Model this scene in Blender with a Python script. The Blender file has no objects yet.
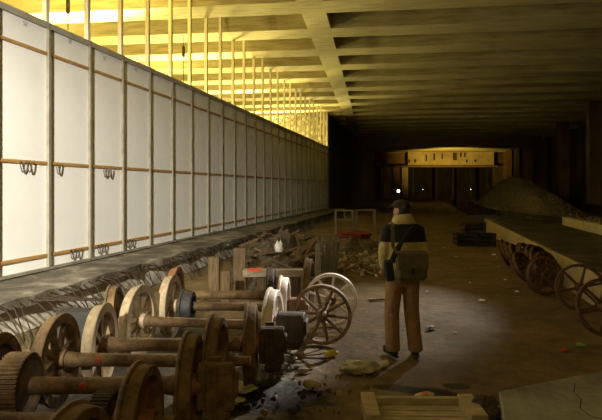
import bpy, bmesh, math, random
from mathutils import Vector, Matrix, noise
random.seed(7)
scn = bpy.context.scene
COL = scn.collection
PI = math.pi
# ------------------------------------------------------------------ camera
F = 560.0; HZ = 188.0; CAMZ = 1.9; TH = math.atan(120 / F)
CT, ST = math.cos(TH), math.sin(TH)
cam = bpy.data.cameras.new('camera'); camo = bpy.data.objects.new('camera', cam); COL.objects.link(camo)
cam.sensor_width = 36; cam.lens = F / 602 * 36; cam.shift_y = -(210 - HZ) / 602; cam.clip_end = 300
camo.location = (0, 0, CAMZ); camo.rotation_euler = (PI / 2, 0, TH); scn.camera = camo
# ------------------------------------------------------------------ light
w = bpy.data.worlds.new('world'); scn.world = w; w.use_nodes = True
w.node_tree.nodes['Background'].inputs[0].default_value = (1.0, .72, .32, 1)
w.node_tree.nodes['Background'].inputs[1].default_value = .012
scn.view_settings.view_transform = 'Standard'; scn.view_settings.look = 'None'
scn.view_settings.gamma = 1; scn.view_settings.use_curve_mapping = False
scn.view_settings.exposure = 0.0
def lamp(name, kind, loc, power, color, target=None, **kw):
    l = bpy.data.lights.new(name, kind); l.energy = power; l.color = color
    for k, v in kw.items(): setattr(l, k, v)
    o = bpy.data.objects.new(name, l); COL.objects.link(o); o.location = loc
    if target is not None:
        o.rotation_euler = (Vector(target) - Vector(loc)).to_track_quat('-Z', 'Y').to_euler()
    return o
YEL = (1.0, .83, .27)
for y, p in ((5, 380), (13, 400), (23, 320), (35.8, 260)):                       # weak bare bulbs behind the partition
    lamp('hidden_lamp', 'POINT', (-9.0, y, 4.25), p, YEL, shadow_soft_size=.06)
for y, p in ((14.5, 7200), (21, 3600), (28, 3400), (36.6, 4800)):    # floodlights behind the partition, aimed back along it
    lamp('hidden_flood', 'SPOT', (-9.0, y, 4.25), p, YEL, (-9.5, y - 1.0, 4.85), spot_size=2.95, spot_blend=.35, shadow_soft_size=.5)
lamp('partition_lamp', 'SPOT', (-2.0, -3.4, 4.6), 19000, (1, .94, .78), (-6.2, 7.2, 1.5), spot_size=.74, spot_blend=1, shadow_soft_size=.18)
lamp('shaft_lamp', 'SPOT', (2.2, 15.5, 6.6), 2100, (1, .92, .80), (-1.2, 8.7, 0), spot_size=.52, spot_blend=1, shadow_soft_size=.12)
lamp('shaft_core', 'SPOT', (2.2, 15.5, 6.6), 11000, (1, .93, .84), (-1.65, 6.5, .75), spot_size=.19, spot_blend=1, shadow_soft_size=.12)
lamp('warm_fill', 'SPOT', (2.0, -3.5, 5.0), 300, (1, .74, .26), (-2.2, 6.0, .3), spot_size=1.3, spot_blend=1, shadow_soft_size=.5)  # added warm fill light behind the camera, not a fixture of the tunnel
lamp('far_hall_lamp', 'SPOT', (3, 70, 2.6), 3400, (1, .67, .12), (3.8, 77, 6.0), spot_size=1.6, spot_blend=.8, shadow_soft_size=.2)

# ------------------------------------------------------------------ helpers
def W(xc, zc, z=0.0):
    return Vector((xc * CT - zc * ST, xc * ST + zc * CT, z))
def G(u, v, z=0.0):
    zc = F * (CAMZ - z) / (v - HZ); return W((u - 301) / F * zc, zc, z)
def D(u, v, zc):
    return W((u - 301) / F * zc, zc, CAMZ - (v - HZ) * zc / F)

class MB:
    def __init__(s): s.v = []; s.f = []
    def add(s, vs, fs, mat=None):
        n = len(s.v)
        for p in vs:
            p = Vector(p); s.v.append(mat @ p if mat else p)
        for f in fs: s.f.append([i + n for i in f])
        return s
    def box(s, c, d, mat=None, taper=1.0):
        x, y, z = [q / 2 for q in d]; c = Vector(c)
        vs = []
        for k in (-1, 1):
            t = taper if k > 0 else 1
            for a, b in ((-1, -1), (1, -1), (1, 1), (-1, 1)): vs.append(c + Vector((a * x * t, b * y * t, k * z)))
        return s.add(vs, [(3, 2, 1, 0), (4, 5, 6, 7), (0, 1, 5, 4), (1, 2, 6, 5), (2, 3, 7, 6), (3, 0, 4, 7)], mat)
    def lathe(s, prof, seg=36, mat=None, closed=False, squash=1.0):
        # profile of (x, r) round the X axis
        n = len(prof); vs = []; fs = []
        for i in range(seg):
            a = 2 * PI * i / seg
            for x, r in prof: vs.append((x, r * math.cos(a), r * math.sin(a) * squash))
        m = n if closed else n - 1
        for i in range(seg):
            j = (i + 1) % seg
            for k in range(m):
                l = (k + 1) % n
                fs.append((i * n + k, i * n + l, j * n + l, j * n + k))
        if not closed:
            for e, rev in ((0, 0), (n - 1, 1)):
                if prof[e][1] > 1e-6:
                    ring = [i * n + e for i in range(seg)]
                    fs.append(ring if rev else ring[::-1])
        return s.add(vs, fs, mat)
    def tube(s, pts, rad, seg=8, mat=None, cap=True, flat=None):
        # loft of ellipses along a path; rad: number, list of numbers or list of (rx, ry); flat = reference direction of rx
        pts = [Vector(p) for p in pts]; n = len(pts); vs = []; fs = []
        ref = Vector(flat) if flat else None; up = None
        for i, p in enumerate(pts):
            t = (pts[min(i + 1, n - 1)] - pts[max(i - 1, 0)]).normalized()
            if ref is not None: a = (ref - t * ref.dot(t)).normalized()
            else:
                if up is None: up = Vector((0, 0, 1)) if abs(t.z) < .9 else Vector((1, 0, 0))
                a = (up - t * up.dot(t)).normalized(); up = a
            b = t.cross(a)
            r = rad[i] if isinstance(rad, (list, tuple)) else rad
            rx, ry = r if isinstance(r, (list, tuple)) else (r, r)
            for k in range(seg):
                g = 2 * PI * k / seg; vs.append(p + a * (rx * math.cos(g)) + b * (ry * math.sin(g)))
        for i in range(n - 1):
            for k in range(seg):
                l = (k + 1) % seg; fs.append((i * seg + k, i * seg + l, (i + 1) * seg + l, (i + 1) * seg + k))
        if cap: fs.append(list(range(seg))[::-1]); fs.append([(n - 1) * seg + k for k in range(seg)])
        return s.add(vs, fs, mat)
    def bar(s, a, b, w_, h_, mat=None):
        return s.tube([a, b], [(w_ * .7071, h_ * .7071)] * 2, 4, mat) if False else s._bar(a, b, w_, h_, mat)
    def _bar(s, a, b, w_, h_, mat):
        a = Vector(a); b = Vector(b); t = (b - a).normalized()
        up = Vector((0, 0, 1)) if abs(t.z) < .95 else Vector((0, 1, 0))
        x = t.cross(up).normalized(); y = x.cross(t)
        vs = [p + x * (i * w_ / 2) + y * (j * h_ / 2) for p in (a, b) for i, j in ((-1, -1), (1, -1), (1, 1), (-1, 1))]
        return s.add(vs, [(0, 1, 2, 3), (7, 6, 5, 4), (0, 4, 5, 1), (1, 5, 6, 2), (2, 6, 7, 3), (3, 7, 4, 0)], mat)
    def ell(s, c, r, seg=14, rings=9, mat=None):
        c = Vector(c); vs = [c + Vector((0, 0, r[2]))]; fs = []
        for i in range(1, rings):
            p = PI * i / rings
            for k in range(seg):
                a = 2 * PI * k / seg; vs.append(c + Vector((r[0] * math.sin(p) * math.cos(a), r[1] * math.sin(p) * math.sin(a), r[2] * math.cos(p))))
        vs.append(c - Vector((0, 0, r[2]))); e = len(vs) - 1
        for k in range(seg):
            l = (k + 1) % seg; fs.append((0, 1 + k, 1 + l)); q = 1 + (rings - 2) * seg; fs.append((e, q + l, q + k))
            for i in range(rings - 2): a = 1 + i * seg; fs.append((a + k, a + seg + k, a + seg + l, a + l))
        return s.add(vs, fs, mat)
    def mesh(s, name, mat=None, bevel=0, smooth=True):
        me = bpy.data.meshes.new(name); me.from_pydata([tuple(p) for p in s.v], [], s.f)
        bm = bmesh.new(); bm.from_mesh(me); bmesh.ops.recalc_face_normals(bm, faces=bm.faces)
        if bevel:
            es = [e for e in bm.edges if len(e.link_faces) == 2 and e.calc_face_angle(0) > .6]
            bmesh.ops.bevel(bm, geom=es, offset=bevel, segments=1, affect='EDGES', clamp_overlap=True)
        bm.to_mesh(me); bm.free()
        if smooth: me.shade_smooth(); me.set_sharp_from_angle(angle=.6)
        if mat: me.materials.append(mat)
        return me
    def obj(s, name, mat=None, parent=None, loc=None, rot=None, bevel=0, smooth=True):
        o = bpy.data.objects.new(name, s.mesh(name, mat, bevel, smooth)); COL.objects.link(o)
        if parent: o.parent = parent
        if loc is not None: o.location = loc
        if rot is not None: o.rotation_euler = rot
        return o
def tag(o, label=None, cat=None, group=None, kind=None):
    if label: o['label'] = label
    if cat: o['category'] = cat
    if group: o['group'] = group
    if kind: o['kind'] = kind
    return o
def empty(name, loc=(0, 0, 0), rz=0, rot=None):
    o = bpy.data.objects.new(name, None); COL.objects.link(o); o.location = loc
    o.rotation_euler = rot if rot else (0, 0, rz); o.empty_display_size = .1; return o
def copy_tree(o, parent=None):
    c = o.copy(); COL.objects.link(c)
    if parent: c.parent = parent
    for ch in list(o.children): copy_tree(ch, c)
    return c

# ------------------------------------------------------------------ materials
def mat(name, c1, c2=None, scale=6, rough=.8, metal=0, bump=0, bscale=None, c3=None, stretch=None, rough2=None, lo=.35, hi=.65, spec=.5):
    m = bpy.data.materials.new(name); m.use_nodes = True; nt = m.node_tree; b = nt.nodes['Principled BSDF']
    b.inputs['Roughness'].default_value = rough; b.inputs['Metallic'].default_value = metal
    b.inputs['Specular IOR Level'].default_value = spec
    b.inputs['Base Color'].default_value = (*c1, 1)
    tc = nt.nodes.new('ShaderNodeTexCoord'); mp = nt.nodes.new('ShaderNodeMapping'); nt.links.new(tc.outputs['Object'], mp.inputs[0])
    if stretch: mp.inputs['Scale'].default_value = stretch
    nz = nt.nodes.new('ShaderNodeTexNoise'); nz.inputs['Scale'].default_value = scale; nz.inputs['Detail'].default_value = 8; nz.inputs['Roughness'].default_value = .65
    nt.links.new(mp.outputs[0], nz.inputs['Vector'])
    if c2:
        rp = nt.nodes.new('ShaderNodeValToRGB'); e = rp.color_ramp.elements
        e[0].position = lo; e[0].color = (*c1, 1); e[1].position = hi; e[1].color = (*c2, 1)
        if c3: q = e.new((lo + hi) / 2); q.color = (*c3, 1)
        nt.links.new(nz.outputs['Fac'], rp.inputs[0]); nt.links.new(rp.outputs[0], b.inputs['Base Color'])
    if rough2 is not None:
        mr = nt.nodes.new('ShaderNodeMapRange'); mr.inputs[1].default_value = lo; mr.inputs[2].default_value = hi
        mr.inputs[3].default_value = rough; mr.inputs[4].default_value = rough2
        nt.links.new(nz.outputs['Fac'], mr.inputs[0]); nt.links.new(mr.outputs[0], b.inputs['Roughness'])
    if bump:
        n2 = nt.nodes.new('ShaderNodeTexNoise'); n2.inputs['Scale'].default_value = bscale or scale * 3; n2.inputs['Detail'].default_value = 6
        nt.links.new(mp.outputs[0], n2.inputs['Vector'])
        bp = nt.nodes.new('ShaderNodeBump'); bp.inputs['Strength'].default_value = bump; bp.inputs['Distance'].default_value = .03
        nt.links.new(n2.outputs['Fac'], bp.inputs['Height']); nt.links.new(bp.outputs[0], b.inputs['Normal'])
    return m
REBAR = mat('rebar_iron', (.02, .015, .01), (.05, .035, .022), 10, .95, 0, 0, None, None, None, None, .35, .65, .1)
RUST = mat('rust_iron', (.085, .05, .022), (.25, .155, .066), 9, .72, .15, .35, 40, (.18, .11, .048))
RUSTR = mat('rust_red', (.16, .06, .03), (.34, .15, .07), 9, .75, .15, .35, 40)
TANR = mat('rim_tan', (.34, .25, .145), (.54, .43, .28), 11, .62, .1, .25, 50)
PALE = mat('pale_and_lit', (.60, .52, .44), (.80, .73, .66), 8, .5, .1, .2, 40)  # pale tone; on the wheels it paints in the glare of the beam
DARKI = mat('dark_iron', (.035, .028, .022), (.10, .07, .045), 10, .7, .2, .35, 40)
BLUEI = mat('bluish_iron', (.035, .035, .038), (.095, .092, .092), 10, .6, .2, .3, 40)
DKRED = mat('wheel_dark_red', (.075, .036, .022), (.145, .075, .042), 10, .75, .1, .3, 40)
PAINT = mat('red_paint', (.55, .05, .02), (.40, .07, .03), 30, .6)
CONC = mat('concrete', (.30, .26, .20), (.50, .46, .38), 1.6, .9, 0, .5, 14, (.40, .36, .29))
CONCD = mat('concrete_dirty', (.17, .155, .115), (.36, .33, .25), 1.6, .85, 0, .6, 12)
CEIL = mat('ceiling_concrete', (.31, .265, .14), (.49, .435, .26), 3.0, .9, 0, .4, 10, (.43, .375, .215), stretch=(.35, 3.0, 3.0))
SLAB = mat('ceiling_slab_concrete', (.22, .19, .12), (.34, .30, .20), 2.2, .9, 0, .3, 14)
PANEL = mat('white_panel', (.80, .79, .76), (.88, .875, .85), .8, .6, 0, .02, 3)
POST = mat('grey_post', (.17, .15, .11), (.27, .245, .19), 3, .6, 0, .05, 20)
RAIL = mat('grey_rail', (.30, .28, .23), (.40, .37, .31), 3, .6)
MARK = mat('stencil_ink', (.30, .29, .27), (.42, .41, .38), 20, .8)
WOOD = mat('batten_wood', (.26, .13, .035), (.50, .29, .09), 5, .7, 0, .15, 30, stretch=(6, .6, 6))
STUD = mat('pale_timber', (.70, .63, .45), (.84, .78, .62), 5, .75, 0, .1, 30, stretch=(5, 5, .6))
TIMB = mat('old_timber', (.07, .045, .02), (.18, .115, .055), 5, .85, 0, .4, 30, stretch=(6, 6, .8))
PALL = mat('pale_pallet_wood', (.34, .26, .13), (.52, .42, .24), 5, .8, 0, .4, 30, stretch=(1, 6, 6))
PLANK = mat('weathered_plank', (.24, .19, .12), (.42, .35, .24), 5, .85, 0, .4, 30, stretch=(1, 6, 6))
GREYW = mat('grey_board', (.17, .155, .12), (.34, .31, .25), 6, .85, 0, .3, 30, stretch=(6, 6, .8))
BLACK = mat('black_rubbish_and_shade', (.012, .011, .01), (.03, .027, .022), 6, .8, 0, .4, 30)
SCRAP = mat('scrap_heap', (.03, .024, .016), (.13, .10, .065), 7, .9, 0, .8, 14)
CLOTHR = mat('red_cloth', (.16, .02, .015), (.24, .035, .025), 8, .9, 0, .4, 20)
WHITE = mat('white_paper', (.72, .70, .64), (.85, .84, .80), 20, .7, 0, .2, 40)
BAGM = mat('sack_cloth', (.42, .40, .24), (.60, .58, .38), 14, .8, 0, .5, 40)
YELP = mat('yellow_plastic', (.75, .55, .03), (.85, .68, .10), 20, .5)
GRNP = mat('green_plastic', (.10, .35, .04), (.25, .55, .10), 20, .4)
REDP = mat('red_plastic', (.65, .05, .03), (.75, .12, .05), 20, .45)
ORGP = mat('orange_plastic', (.70, .22, .05), (.80, .40, .14), 20, .45)
BLUP = mat('blue_plastic', (.25, .30, .42), (.45, .50, .60), 20, .45)
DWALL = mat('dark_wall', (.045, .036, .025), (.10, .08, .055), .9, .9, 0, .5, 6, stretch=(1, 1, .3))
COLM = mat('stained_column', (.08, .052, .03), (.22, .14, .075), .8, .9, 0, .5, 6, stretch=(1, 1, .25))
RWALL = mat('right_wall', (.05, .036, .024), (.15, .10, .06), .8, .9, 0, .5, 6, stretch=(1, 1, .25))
GRAV = mat('gravel', (.10, .085, .055), (.30, .26, .18), 16, .95, 0, 1, 22)
KERB = mat('kerb_concrete', (.42, .36, .22), (.58, .52, .36), 2, .85, 0, .4, 14)
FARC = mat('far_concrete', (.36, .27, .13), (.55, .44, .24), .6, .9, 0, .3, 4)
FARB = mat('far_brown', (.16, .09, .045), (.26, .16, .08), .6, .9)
# blockwork behind the partition
BLOCK = mat('blockwork', (.50, .46, .34), (.66, .62, .48), 6, .9)
def block_nodes(m):
    nt = m.node_tree; b = nt.nodes['Principled BSDF']
    br = nt.nodes.new('ShaderNodeTexVoronoi'); br.inputs['Scale'].default_value = 3.2
    tc = nt.nodes['Texture Coordinate']; nt.links.new(tc.outputs['Object'], br.inputs['Vector'])
    bp = nt.nodes.new('ShaderNodeBump'); bp.inputs['Strength'].default_value = 1; bp.inputs['Distance'].default_value = .15
    nt.links.new(br.outputs['Distance'], bp.inputs['Height']); nt.links.new(bp.outputs[0], b.inputs['Normal'])
    rp = nt.nodes.new('ShaderNodeValToRGB'); e = rp.color_ramp.elements; e[0].color = (.60, .55, .42, 1); e[1].color = (.30, .27, .18, 1); e[0].position = .25; e[1].position = .6
    nt.links.new(br.outputs['Distance'], rp.inputs[0]); nt.links.new(rp.outputs[0], b.inputs['Base Color'])
block_nodes(BLOCK)
# dirt floor with damp, darker stains and painted shade under the wheelsets
def floor_mat():
    m = mat('dirt_floor', (.115, .077, .030), (.235, .165, .078), .7, .75, 0, .7, 9, (.175, .118, .052), rough2=.48, lo=.3, hi=.7)
    nt = m.node_tree; b = nt.nodes['Principled BSDF']; src = b.inputs['Base Color'].links[0].from_socket
    mp = nt.nodes['Mapping']
    n = nt.nodes.new('ShaderNodeTexNoise'); n.inputs['Scale'].default_value = 3.5; n.inputs['Detail'].default_value = 9; n.inputs['Roughness'].default_value = .7
    nt.links.new(mp.outputs[0], n.inputs['Vector'])
    rp = nt.nodes.new('ShaderNodeValToRGB'); e = rp.color_ramp.elements
    e[0].position = .36; e[0].color = (.45, .45, .45, 1); e[1].position = .56; e[1].color = (1, 1, 1, 1)
    nt.links.new(n.outputs['Fac'], rp.inputs[0])
    mx = nt.nodes.new('ShaderNodeMix'); mx.data_type = 'RGBA'; mx.blend_type = 'MULTIPLY'; mx.inputs[0].default_value = .75
    nt.links.new(src, mx.inputs[6]); nt.links.new(rp.outputs[0], mx.inputs[7])
    out = mx.outputs[2]
    # oil stains, noise-edged, in world metres; last large ellipse paints shade under the wheelsets
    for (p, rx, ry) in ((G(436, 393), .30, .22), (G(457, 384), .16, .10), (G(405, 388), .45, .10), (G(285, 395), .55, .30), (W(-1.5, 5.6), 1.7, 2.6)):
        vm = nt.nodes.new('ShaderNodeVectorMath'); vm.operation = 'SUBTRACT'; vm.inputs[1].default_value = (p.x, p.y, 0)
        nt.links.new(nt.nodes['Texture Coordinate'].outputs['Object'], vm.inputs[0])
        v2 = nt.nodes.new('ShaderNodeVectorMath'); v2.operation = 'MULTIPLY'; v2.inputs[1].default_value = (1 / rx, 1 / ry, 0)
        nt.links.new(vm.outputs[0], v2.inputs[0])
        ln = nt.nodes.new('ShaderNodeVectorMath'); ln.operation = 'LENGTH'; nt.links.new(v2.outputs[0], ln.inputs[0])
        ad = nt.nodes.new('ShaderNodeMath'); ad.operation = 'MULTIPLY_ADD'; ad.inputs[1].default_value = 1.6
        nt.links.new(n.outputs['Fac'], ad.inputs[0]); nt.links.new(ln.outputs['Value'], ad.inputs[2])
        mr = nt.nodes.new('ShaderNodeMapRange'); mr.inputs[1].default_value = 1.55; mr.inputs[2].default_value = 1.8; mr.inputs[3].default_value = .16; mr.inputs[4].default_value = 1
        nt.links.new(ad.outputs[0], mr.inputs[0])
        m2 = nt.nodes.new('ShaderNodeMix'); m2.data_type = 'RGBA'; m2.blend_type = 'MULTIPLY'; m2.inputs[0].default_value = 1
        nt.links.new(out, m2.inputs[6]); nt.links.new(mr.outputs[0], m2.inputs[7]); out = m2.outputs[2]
    nt.links.new(out, b.inputs['Base Color'])
    return m
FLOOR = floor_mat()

# ================================================================== STRUCTURE
def struct(o, label=None, cat=None):
    o['kind'] = 'structure'
    if label: o['label'] = label
    if cat: o['category'] = cat
    return o
# ---- floor
def floor():
    xs = [-5.4 + .14 * i for i in range(int(8.8 / .14) + 1)]
    ys = [-3.0]
    while ys[-1] < 105: ys.append(ys[-1] + max(.12, .022 * max(0, ys[-1]) ** 1.15 * .6))
    vs = []; fs = []
    for y in ys:
        for x in xs:
            n = noise.fractal(Vector((x * .9, y * .9, 3.1)), .9, 2.1, 5)
            rough = .035 + .05 * max(0, min(1, (-2.8 - x) * .8))
            z = n * rough * .55 - .018
            if y > 14 and x < -1.2: z += .1 * min(1, (y - 14) * .2)
            vs.append((x, y, z))
    nx = len(xs)
    for j in range(len(ys) - 1):
        for i in range(nx - 1): fs.append((j * nx + i, j * nx + i + 1, (j + 1) * nx + i + 1, (j + 1) * nx + i))
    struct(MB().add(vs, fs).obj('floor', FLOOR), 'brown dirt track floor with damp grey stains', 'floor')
floor()
# ---- left wall: timber partition of white sheets
PX = -6.2; PB = .52; PT = 4.70; S = 1.21; Y0 = 8.39; NP = 24
wl = struct(empty('wall_left', (PX, 0, 0)), 'long white panel partition with posts and wooden battens', 'wall')
ybeg = Y0 - 9 * S
posts = [ybeg + S * i for i in range(NP + 10)]
GX, GA = 4.7 * PI / 180, None
ga = 4.7 * PI / 180; AX = Vector((math.cos(ga), math.sin(ga), 0)); BX = Vector((-math.sin(ga), math.cos(ga), 0))
CB = 6.9; CTOP = 7.55
def gridp(a, b, z): return AX * a + BX * b + Vector((0, 0, z))
B0 = 15.96; PER = 2.6; BW = 1.05
proto = {}
def part(key, name, mk, m, parent, loc, rot=None, bevel=0):
    if key in proto:
        o = proto[key].copy(); COL.objects.link(o); o.parent = parent
    else:
        o = mk().obj(name, m, parent, bevel=bevel); proto[key] = o
    o.location = loc
    if rot: o.rotation_euler = rot
    return o
for i, y in enumerate(posts):
    vis = y > 4
    part('post', 'post', lambda: MB().box((.02, 0, (PT - PB) / 2), (.07, .06, PT - PB)), POST, wl, (0, y, PB))
    # upright from the top of the partition to the ceiling
    b_ = Vector((PX, y, 0)).dot(BX); ph = (b_ - B0) % PER
    top = CB if ph > PER - BW else CTOP
    o = MB().box((-.03, .0, (top - PT) / 2), (.085, .085, top - PT)).obj('stud', STUD, wl, (0, y, PT))
    if i == len(posts) - 1: break
    ym = y + S / 2
    part('panel', 'panel', lambda: MB().box((-.02, 0, (PT - PB) / 2), (.04, S - .004, PT - PB)), PANEL, wl, (0, ym, PB))
    for k, z in enumerate((4.17, 2.32, .765)):
        if vis or k == 0 and y > 2:
            part('batten', 'batten', lambda: MB().box((.012, 0, 0), (.034, S - .06, .055)), WOOD, wl, (0, ym, z))
    part('trail', 'top_rail', lambda: MB().box((.018, 0, 0), (.076, S - .06, .10)), RAIL, wl, (0, ym, PT - .055))
    part('brail', 'bottom_rail', lambda: MB().box((.025, 0, 0), (.07, S - .09, .045)), POST, wl, (0, ym, PB + .023))
    part('gap_shade', 'gap_shadow', lambda: MB().box((-.01, 0, 0), (.05, S, .10)), BLACK, wl, (0, ym, PB - .05))  # black strip standing in for the shadow under the panels
# wire loops hanging over the battens
for (u, v, n) in ((20, 163, 2), (70, 251, 2), (97, 246, 2), (103, 170, 2), (126, 241, 2), (56, 166, 1), (212, 231, 1)):
    up = 421 - u; zc = F * 6.2 / (CT * up); y = (zc - 6.2 * ST) / CT; z = CAMZ - (v - HZ) * zc / F
    m_ = MB()
    for k in range(n):
        pts = []
        for q in range(13):
            t = q / 12; pts.append((.05 + .015 * k, (t - .5) * .12 + .14 * k, .035 - .18 * math.sin(PI * t) ** .8))
        m_.tube(pts, .009, 5)
    m_.obj('wire_loop', DARKI, wl, (0, y, z))
# small stencil marks near the sheet tops: two short strokes each
for (u, v) in ((26, 25), (70.5, 42), (105, 59), (136, 70)):
    up = 421 - u; zc = F * 6.2 / (CT * up); y = (zc - 6.2 * ST) / CT; z = CAMZ - (v - HZ) * zc / F
    m_ = MB()
    m_.box((0, -.05, .01), (.004, .014, .07)).box((0, -.065, .035), (.004, .03, .013))
    m_.box((0, .0, .045), (.004, .05, .012)).box((0, .022, .03), (.004, .012, .03)).box((0, .0, .012), (.004, .05, .012)).box((0, -.02, -.006), (.004, .012, .03)).box((0, .0, -.022), (.004, .05, .012))
    m_.obj('stencil_mark', MARK, wl, (.003, y, z))
# ---- platform under the partition, with torn edge and rebar
def platform_left():
    xs = [-14, -8, -6.6, -6.2, -5.9, -5.6, -5.3, -5.12, -5.03]
    ys = [-4 + .3 * i for i in range(142)]
    vs = []; fs = []; n = len(xs) + 2
    for y in ys:
        e = .09 * noise.noise(Vector((0, y * 1.7, 0))) + .05 * noise.noise(Vector((4, y * 5, 0)))
        for k, x in enumerate(xs):
            z = .50 + (.055 * noise.noise(Vector((x * 2, y * 2, 9))) if k > 3 else 0) - (.05 * abs(noise.noise(Vector((3, y * 3, 0)))) if k == len(xs) - 1 else 0)
            vs.append((x + (e if k >= len(xs) - 2 else 0), y, z))
        vs.append((-5.04 + e * 1.3, y, .36 + .04 * noise.noise(Vector((7, y * 2.4, 0)))))
        vs.append((-6.0, y, .34))
    for j in range(len(ys) - 1):
        for k in range(n - 1): fs.append((j * n + k, j * n + k + 1, (j + 1) * n + k + 1, (j + 1) * n + k))
    return struct(MB().add(vs, fs).obj('platform', mat('dirty_ledge', (.05, .04, .025), (.30, .265, .20), 1.5, .92, 0, 1, 8, (.115, .095, .063))), 'rough concrete ledge below the white partition with torn edge', 'platform')
pl = platform_left()
for i in range(95):
    y = 5.4 + 19 * (i / 95) ** 1.2 + random.uniform(-.07, .07)
    L = random.uniform(.34, .46); dx = random.uniform(.22, .62); dy = random.uniform(-.25, .30); hump = random.uniform(.02, .09)
    pts = []
    for q in range(9):
        t = q / 8
        pts.append((-5.10 + dx * (t ** .8), y + dy * t, max(.02, .43 + hump * math.sin(min(1, t * 2.2) * PI) - L * t ** 1.7)))
    MB().tube(pts, .0085, 5).obj('rebar', REBAR, pl)
for i in range(4):       # long straight bars lying out from the edge
    MB().tube([(-5.2, 6.4 + i * .13, .42), (-4.25 + .08 * i, 6.75 + i * .16, .40 - .03 * i)], .011, 6).obj('rebar', REBAR, pl)
struct(MB().box((-5.30, 17, .17), (.3, 44, .36)).obj('wall_ledge', mat('pale_render', (.26, .23, .17), (.62, .57, .47), 1.8, .9, 0, .4, 8)), 'pale retaining wall under the concrete ledge', 'wall')
# ---- space behind the partition
struct(MB().box((-14.2, 17, 4), (.4, 44, 8)).obj('wall_outer', CONC), 'outer wall behind the partition', 'wall')
struct(MB().box((-10.2, 37.85, 4), (8.0, .4, 7.2)).obj('wall_end', BLOCK), 'brightly lit rough block wall behind the partition end', 'wall')
struct(MB().box((-10.2, 37.56, 6.86), (7.8, .16, .12)).obj('trim_1', RAIL), 'dark rail along the top of the lit block wall', 'trim')
# ---- left wall beyond the partition, in the dark
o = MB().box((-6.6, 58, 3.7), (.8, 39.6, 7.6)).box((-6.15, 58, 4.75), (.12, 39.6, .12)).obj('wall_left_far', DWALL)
struct(o, 'dark side wall of the tunnel beyond the partition', 'wall')
# ---- ceiling
cl = struct(empty('ceiling'), 'concrete ceiling of deep beams crossing a flush girder', 'ceiling')
def gbox(a0, a1, b0, b1, z0, z1):
    m = MB(); m.box((0, 0, 0), (a1 - a0, b1 - b0, z1 - z0)); return m, gridp((a0 + a1) / 2, (b0 + b1) / 2, (z0 + z1) / 2)
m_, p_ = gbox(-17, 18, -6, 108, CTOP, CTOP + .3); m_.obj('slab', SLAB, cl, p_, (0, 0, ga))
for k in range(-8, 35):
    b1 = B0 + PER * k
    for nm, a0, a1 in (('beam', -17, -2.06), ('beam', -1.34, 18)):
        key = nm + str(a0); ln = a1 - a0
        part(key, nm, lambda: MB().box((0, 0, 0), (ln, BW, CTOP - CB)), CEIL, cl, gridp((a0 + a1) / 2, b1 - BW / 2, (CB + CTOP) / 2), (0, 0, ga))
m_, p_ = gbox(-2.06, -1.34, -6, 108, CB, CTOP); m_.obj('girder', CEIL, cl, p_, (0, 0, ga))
# hanging cable with a dark fitting
for (u, v0, v1, zc) in ((183.5, 47, 82, 18.5), (68, 0, 30, 13.2)):
    p = D(u, v0, zc); q = D(u, v1, zc)
    e_ = tag(empty('pendant_fitting', (p.x, p.y, q.z)), 'dark fitting on thin rod hanging %s' % ('among the lit uprights' if u > 100 else 'near the top left corner'), 'fitting')
    MB().tube([(0, 0, 0), (0, 0, CTOP - q.z)], .012, 6).obj('rod', DARKI, e_)
    MB().lathe([(-.18, .03), (-.15, .05), (.15, .05), (.18, .03)], 10, Matrix.Rotation(PI / 2, 4, 'Y')).obj('body', DARKI, e_, (0, 0, p.z - q.z - .15))
# ---- right side: low platform, kerb, wall
plr = struct(MB().box((3.98, 11, .27), (2.36, 30, .55)).box((8.95, 30, .27), (7.7, 68, .55)).obj('platform_right', mat('damp_platform', (.05, .04, .028), (.12, .095, .06), 1.1, .8, 0, .3, 9, rough2=.3, lo=.4, hi=.7)), 'dark damp raised platform on the right', 'platform')
plr_face = MB().box((2.77, 11, .27), (.08, 30, .56)).obj('platform_wall', mat('low_wall_concrete', (.34, .27, .14), (.48, .40, .24), 2, .9, 0, .4, 14), plr)
plr_face.location = (0, 0, 0)
struct(MB().box((5.2, 10.2, .68), (.22, 24, .30)).obj('kerb_right', KERB), 'low lit concrete kerb on the right platform', 'kerb')
def pebble_bed(name, x0, x1, y0, y1, zb, n, label):
    m = MB()
    m.box(((x0 + x1) / 2, (y0 + y1) / 2, zb), (x1 - x0, y1 - y0, .06))
    for i in range(n):
        m.ell((random.uniform(x0 + .1, x1), random.uniform(y0, y1), zb + .04), [random.uniform(.03, .09) for _ in range(3)], 6, 4)
    return tag(m.obj(name, GRAV), label, 'gravel', kind='stuff')
pebble_bed('gravel_bed', 5.3, 8.5, 9, 22, .78, 900, 'dark pebbles lying behind the lit kerb on the right')
wr = struct(MB().box((13.2, 50, 4), (1.2, 120, 8)).obj('wall_right', RWALL), 'dark stained wall on the right of the tunnel', 'wall')
for i, (x, y) in enumerate(((7.9, 25.6), (10.3, 37), (10.6, 46), (11, 58))):
    struct(MB().box((0, 0, 3.7), (.75, .75, 6.5)).obj('column', COLM, None, (x, y, .5)), 'dark stained column along the right platform, ' + ('nearest the camera', 'second from the camera', 'third from the camera', 'farthest of the row')[i], 'column')
for y in range(20, 90, 8): MB().box((12.5, y, 3.9), (.4, .9, 6.6)).obj('pilaster', RWALL, wr)
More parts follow.
